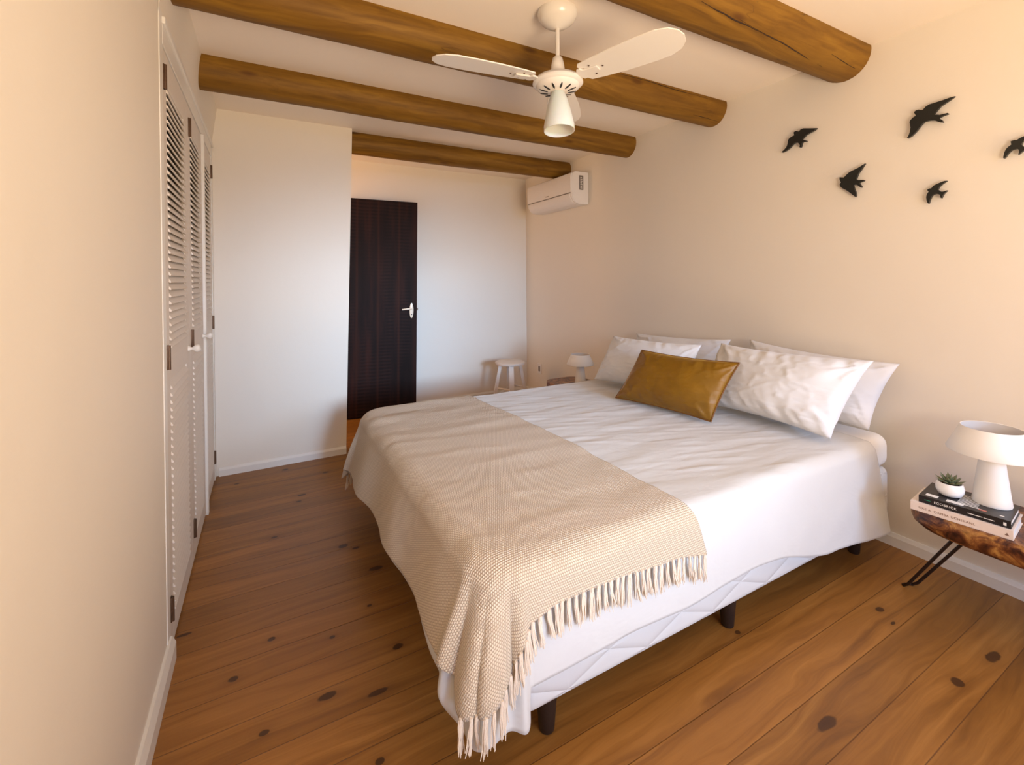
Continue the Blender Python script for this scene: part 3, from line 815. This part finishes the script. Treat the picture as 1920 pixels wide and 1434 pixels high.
body = link('knit_cloth', me, M_THROW, thr, True)
so = body.modifiers.new('thickness', 'SOLIDIFY'); so.thickness = 0.005; so.offset = 0
def tassel(p, out, length, rnd):
    mb = MB()
    lean = rnd.uniform(-.010, .010)
    for k in range(10):
        st_ = p + Vector((rnd.uniform(-.005, .005), rnd.uniform(-.002, .002), .002))
        sway = Vector((lean + rnd.uniform(-.007, .007), rnd.uniform(-.004, .003), 0)) + out * rnd.uniform(.000, .010)
        ln_ = length * rnd.uniform(.84, 1.06)
        pts = []
        for i in range(6):
            t = i / 5
            pts.append(st_ + sway * (t ** 1.4) + Vector((math.sin(t * 7 + k) * .0016, 0, -ln_ * t)))
        mb.tube(pts, [.0019, .0021, .0020, .0019, .0017, .0010], 5)
    mb.tube([p + Vector((0, 0, .006)), p + Vector((0, 0, -.006))], [.0045, .0052], 8)
    for v in mb.bm.verts: v.co -= base
    return mb.build('tassel', M_FRINGE, thr, True)
rnd = random.Random(3)
def row(vv, n, ln_, sgn):
    # even spacing along the hem
    S = [throw_pos(i / 400, vv) for i in range(401)]
    acc = [0]
    for i in range(400): acc.append(acc[-1] + (S[i + 1] - S[i]).length)
    for k in range(n):
        tgt = acc[-1] * (k + .4) / n
        j = next(i for i in range(401) if acc[i] >= tgt)
        p = S[j]
        out = Vector((-0.5 if p.x < DX0 else 0, sgn, 0)).normalized()
        tassel(p + Vector((rnd.uniform(-.003, .003), sgn * .002, 0)), out, ln_ * rnd.uniform(.9, 1.08), rnd)
row(0.0, 41, .084, -1)
row(1.0, 34, .080, 1)

# ------------------------------------------------------------------ pillows
def pillow(name, BL, BR, TR, TL, T, mat, label, cat, seed, group=None, wr=1.0, piping=None, pinch=.10):
    BL, BR, TR, TL = map(Vector, (BL, BR, TR, TL))
    c = (BL + BR + TR + TL) / 4
    nrm = ((BR - BL).cross(TL - BL)).normalized()
    n, m_ = 72, 56
    base_ = Vector((c.x, c.y, min(BL.z, BR.z)))
    def side(sg):
        def fn(u, v):
            s, t = 2 * u - 1, 2 * v - 1
            # edges bow inwards between the pointed corners
            s2 = s * (1 - pinch * .55 * (1 - t * t) * abs(s) ** 3)
            t2 = t * (1 - pinch * (1 - s * s) * abs(t) ** 3)
            uu, vv = (s2 + 1) / 2, (t2 + 1) / 2
            p = (BL * (1 - uu) + BR * uu) * (1 - vv) + (TL * (1 - uu) + TR * uu) * vv
            e = (1 - abs(s) ** 2.6) * (1 - abs(t) ** 2.6)
            h = T * .5 * max(0, e) ** .62
            # wrinkles that run in from the corners and the seams
            q = Vector((s * 1.6 + seed, t * 1.1, seed * 2.0))
            ed = max(abs(s), abs(t)); asp = 1.8
            w_ = 0
            for ci, (cs, ct) in enumerate(((1, 1), (1, -1), (-1, 1), (-1, -1))):
                dx_, dy_ = (s - cs * 1.05) * asp, (t - ct * 1.08)
                rr = math.hypot(dx_, dy_); th = math.atan2(dy_, dx_)
                k_ = 11 + 3 * noise.noise(Vector((ci, seed, sg)))
                w_ += math.exp(-(rr / .85) ** 2) * sstep(.05, .4, rr) * (1 - abs(math.sin(th * k_ * .5 + 2.2 * noise.noise(Vector((rr * 1.6, seed + ci, th * 2)))))) ** 1.5 * .11
            # short pleats gathered along the lower and upper seams
            w_ += .06 * math.exp(-((1 - abs(t)) / .38) ** 2) * noise.noise(Vector((s * 9 + 3 * t, seed, t * 1.2)))
            w_ += .040 * noise.noise(q * 1.3)
            rd = noise.noise(Vector((s * 1.5 + t * 1.9 + seed, t * 5.5 - s * 2.6, seed)))
            w_ += .018 * (1 - min(1, abs(rd) * 5.5)) ** 2
            rd = noise.noise(Vector((s * 2.4 - t * 1.5, t * 4.5 + s * 4.2 + seed, seed * 3)))
            w_ += .014 * (1 - min(1, abs(rd) * 6.0)) ** 2
            h += wr * T * w_ * (1 - ed ** 10)
            return p + nrm * (sg * h) - base_
        return fn
    vs, fs = [], []
    for sg in (1, -1):
        o0 = len(vs)
        f = side(sg)
        for j in range(m_):
            for i in range(n): vs.append(f(i / (n - 1), j / (m_ - 1)))
        for j in range(m_ - 1):
            for i in range(n - 1):
                q = (o0 + j * n + i, o0 + j * n + i + 1, o0 + (j + 1) * n + i + 1, o0 + (j + 1) * n + i)
                fs.append(q if sg > 0 else q[::-1])
    b = bmesh.new()
    bv = [b.verts.new(v) for v in vs]
    for q in fs: b.faces.new([bv[i] for i in q])
    bmesh.ops.remove_doubles(b, verts=b.verts, dist=1e-5)
    me = bpy.data.meshes.new(name); b.to_mesh(me); b.free()
    if piping:
        root = thing(name, label, cat, base_, 0, group)
        link('velvet_cover', me, mat, root, True)
        pb = MB(); f = side(1); loop = []
        for i in range(40): loop.append(f(i / 40, 0))
        for i in range(30): loop.append(f(1, i / 30))
        for i in range(40): loop.append(f(1 - i / 40, 1))
        for i in range(31): loop.append(f(0, 1 - i / 30))
        pb.tube(loop, .0042, 8)
        pb.build('piping', piping, root, True)
        return root
    o = link(name, me, mat, None, True); o.location = base_
    return tag(o, label, cat, group)
G = 'white pillows at the head of the bed'
pillow('pillow', (2.575, 1.80, .63), (2.575, 1.10, .63), (2.70, 1.025, .955), (2.70, 1.80, .985), .20, M_PILLOW, 'white pillow standing against the wall behind the large front pillow, nearest the small plant', 'pillow', 1.3, G)
pillow('pillow', (2.575, 2.72, .63), (2.575, 1.97, .63), (2.70, 1.93, .972), (2.70, 2.80, .925), .18, M_PILLOW, 'white pillow standing against the wall, behind the front pillow by the far table lamp', 'pillow', 2.1, G)
pillow('pillow', (2.27, 1.86, .635), (2.27, 1.12, .635), (2.41, 1.01, 1.00), (2.41, 1.79, .985), .26, M_PILLOW, 'large plump white pillow in front on the near half, right of the mustard cushion', 'pillow', 3.7, G, 1.15)
pillow('pillow', (2.14, 2.66, .635), (2.20, 1.90, .635), (2.35, 1.88, .970), (2.32, 2.645, .945), .20, M_PILLOW, 'white pillow in front on the far half, half hidden by the mustard cushion', 'pillow', 5.2, G)
pillow('cushion', (1.92, 2.175, .635), (2.02, 1.562, .635), (2.15, 1.49, .938), (2.06, 2.09, .932), .15, M_VELVET, 'mustard gold velvet rectangular cushion leaning on the white pillows', 'cushion', 7.7, None, 1.0, M_PIPE, .07)

# ------------------------------------------------------------------ bedside table, books, plant, lamp (near side)
H = 0.42
def slab_table(loc, label, group, sgn=1):
    t = thing('bedside_table', label, 'bedside table', loc, 0, group)
    # slab: y from +.30 (bed side) to -.30, x +-.19; live edge curving under
    b = bmesh.new(); n = 64; rings = []
    for lvl, (s, z) in enumerate([(0.0, 0), (.985, 0), (1.0, -.006), (1.003, -.025), (.995, -.050), (.972, -.072), (.92, -.086), (.80, -.090), (0.0, -.090)]):
        ring = []
        for i in range(n):
            a = 2 * PI * i / n
            ca, sa = math.cos(a), math.sin(a)
            x = .205 * math.copysign(abs(ca) ** .42, ca); y = .325 * math.copysign(abs(sa) ** .55, sa)
            wob = 1 + .02 * noise.noise(Vector((ca * 2, sa * 2, z * 12)))
            ring.append(b.verts.new((x * s * wob, y * s * wob, H + z)))
        rings.append(ring)
    for k in range(len(rings) - 1):
        for i in range(n):
            b.faces.new((rings[k][i], rings[k][(i + 1) % n], rings[k + 1][(i + 1) % n], rings[k + 1][i]))
    bmesh.ops.remove_doubles(b, verts=b.verts, dist=1e-6)
    mb = MB(); mb.add(b); mb.build('wood_slab', M_SLAB, t, True, 40)
    for (tx, ty), (fx, fy) in (((-.12, .16 * sgn), (-.045, .35 * sgn)), ((-.11, -.20 * sgn), (-.15, -.30 * sgn)), ((.10, -.20 * sgn), (.14, -.30 * sgn))):
        p0 = Vector((tx, ty, H - .086)); f = Vector((fx, fy, .006))
        dr_ = (f - p0).normalized(); sd = dr_.cross(Vector((0, 0, 1))).normalized() * 1.0
        pts = []
        hw0, hw1 = .036, .024
        pts.append(p0 + sd * hw0)
        pts.append(f + sd * hw1 - dr_ * .02)
        for k in range(1, 6):
            a = PI * k / 6
            pts.append(f + sd * hw1 * math.cos(a) + dr_ * 0.006 * math.sin(a) + Vector((fx, fy, 0)).normalized() * .018 * math.sin(a))
        pts.append(f - sd * hw1 - dr_ * .02)
        pts.append(p0 - sd * hw0)
        MB().tube(pts, .0058, 10).build('hairpin_leg', M_IRON, t, True)
    return t
TX, TY = 2.548, 0.562
slab_table((TX, TY, 0), 'live-edge wooden slab bedside table on hairpin legs in the right foreground', 'slab bedside tables')
slab_table((2.50, 3.32, 0), 'wooden slab bedside table at the far side of the bed under the small lamp', 'slab bedside tables', -1)

def text_obj(body, size, mat, parent, org, xdir, ydir, name, ext=.0002):
    cu = bpy.data.curves.new(name, 'FONT'); cu.body = body; cu.size = size; cu.extrude = ext
    cu.space_character = 1.15
    tmp = bpy.data.objects.new('tmp', cu); COL.objects.link(tmp)
    dg = bpy.context.evaluated_depsgraph_get()
    me = bpy.data.meshes.new_from_object(tmp.evaluated_get(dg))
    bpy.data.objects.remove(tmp)
    me.name = name
    o = link(name, me, mat, parent)
    X = Vector(xdir).normalized(); Y = Vector(ydir).normalized(); Z = X.cross(Y)
    mm = Matrix((X, Y, Z)).transposed().to_4x4(); mm.translation = Vector(org)
    o.matrix_local = mm
    return o
def book(name, loc, rz, wx, ly, th, cover, label):
    t = thing(name, label, 'book', loc, rz)
    c = MB()
    c.box(-wx / 2, wx / 2, -ly / 2, ly / 2, 0, .003, .0008); c.box(-wx / 2, wx / 2, -ly / 2, ly / 2, th - .003, th, .0008)
    c.box(-wx / 2, -wx / 2 + .003, -ly / 2, ly / 2, 0.001, th - .001, .0008)
    c.build('cover', cover, t)
    MB().box(-wx / 2 + .003, wx / 2 - .004, -ly / 2 + .004, ly / 2 - .004, .003, th - .003).build('pages', M_PAPER, t)
    return t
BK = 6.4
b1 = book('book', (2.446, .718, H + .0005), math.radians(BK), .200, .288, .036, M_BKWHT, 'thick cream book at the bottom of the stack on the near bedside table')
text_obj('UXE A. QAMBA UCHSKANL', .0118, M_INKB, b1, (-.1003, .118, .013), (0, -1, 0), (0, 0, 1), 'spine_text')
MB().prism([(0, 0), (.006, .010), (.012, 0)], lambda a, b, t: Vector((t, -.122 - a, .013 + b)), -.1005, -.1001).build('spine_mark', M_INKB, b1)
b2 = book('book', (2.451, .710, H + .0375), math.radians(BK), .190, .257, .028, M_BKBLK, 'black book on top of the stack, under the succulent and the lamp')
text_obj('ECOBRICK', .0125, M_INKW, b2, (-.0953, .082, .0095), (0, -1, 0), (0, 0, 1), 'spine_text')
MB().box(-.0956, -.0952, .092, .110, .013, .015).build('spine_mark', M_INKG, b2)
MB().box(-.0956, -.0952, -.055, -.015, .011, .0135).box(-.0956, -.0952, -.087, -.058, .011, .013).build('spine_subtitle', M_INKW, b2)
MB().box(-.0956, -.0952, -.117, -.109, .007, .018).build('publisher_mark', M_INKW, b2)
cv = MB()
for i in range(8): cv.box(-.050 + i * .013, -.045 + i * .013, -.035, .022, .0278, .0284)
cv.box(-.078, -.052, .075, .112, .0278, .0284); cv.box(-.080, -.055, .000, .05, .0278, .0284); cv.box(-.064, -.058, -.050, .0, .0278, .0284)
cv.box(-.070, -.062, -.108, -.096, .0278, .0284)
cv.build('white_print', M_INKW, b2)
MB().box(-.072, -.060, -.062, -.040, .0278, .0285).build('red_print', M_INKR, b2)

# succulent in a white pot
PZ = H + .0375 + .0285
pot = thing('potted_succulent', 'small green succulent in a round white pot on the black book', 'plant', (2.443, .762, PZ))
MB().lathe([(0, 0), (.026, 0), (.036, .006), (.043, .020), (.0445, .034), (.041, .048), (.038, .053), (.0355, .053), (.038, .047), (.034, .040), (0, .040)], 48).build('pot', M_POT, pot, True, 50)
MB().lathe([(0, .043), (.025, .0425), (.036, .041)], 32).build('soil', M_SOIL, pot, True)
sl = MB()
def leaf(az, el, ln_, wd, z0):
    n, k = 9, 8
    vs = []
    ca, sa = math.cos(az), math.sin(az); ce, se = math.cos(el), math.sin(el)
    for i in range(n):
        t = i / (n - 1)
        w_ = wd * (math.sin(PI * min(1, t * .86 + .10)) ** .8) * (1 - t ** 6)
        bend = .12 * ln_ * t * t
        r = ln_ * t * ce; h = z0 + ln_ * t * se + bend
        for j in range(k):
            a = 2 * PI * j / k
            s_, u_ = math.cos(a) * w_, math.sin(a) * w_ * .38
            vs.append((ca * (r - se * u_) - sa * s_, sa * (r - se * u_) + ca * s_, h + ce * u_))
    fs = [(i * k + j, i * k + (j + 1) % k, (i + 1) * k + (j + 1) % k, (i + 1) * k + j) for i in range(n - 1) for j in range(k)]
    sl.raw(vs, fs)
for k in range(9): leaf(k * 2 * PI / 9 + .2, math.radians(22), .052, .0085, .044)
for k in range(7): leaf(k * 2 * PI / 7 + .5, math.radians(44), .046, .0085, .046)
for k in range(5): leaf(k * 2 * PI / 5, math.radians(66), .034, .007, .048)
sl.build('leaves', M_LEAF, pot, True, 60)

def table_lamp(loc, label, s=1.0):
    t = thing('table_lamp', label, 'lamp', loc)
    MB().lathe([(0, 0), (.056 * s, 0), (.058 * s, .005), (.054 * s, .03 * s), (.040 * s, .15 * s), (.034 * s, .212 * s), (0, .212 * s)], 48).build('lamp_base', M_LAMPW, t, True, 50)
    z0 = .198 * s
    pr_ = [(.131 * s, z0), (.133 * s, z0 + .004), (.112 * s, z0 + .050 * s), (.093 * s, z0 + .092 * s), (.090 * s, z0 + .100 * s), (.087 * s, z0 + .099 * s), (.090 * s, z0 + .091 * s), (.109 * s, z0 + .050 * s), (.129 * s, z0 + .002)]
    MB().lathe(pr_, 64, None, True).build('lamp_shade', M_LAMPW, t, True, 60)
    MB().lathe([(0, .210 * s), (.012 * s, .210 * s), (.012 * s, .22 * s), (.022 * s, .235 * s), (.017 * s, .255 * s), (0, .260 * s)], 24).build('bulb', M_POT, t, True)
    mb = MB()
    for k in range(3):
        a = 2 * PI * k / 3
        mb.tube([(0, 0, .222 * s), (.109 * s * math.cos(a), .109 * s * math.sin(a), z0 + .052 * s)], .0018, 8)
    mb.build('shade_spokes', M_HINGE, t, True)
    return t
table_lamp((2.498, .655, PZ), 'white mushroom-shaped table lamp on the books at the right edge')
table_lamp((2.50, 3.30, H), 'small white table lamp in the distance beyond the far pillows', 0.93)
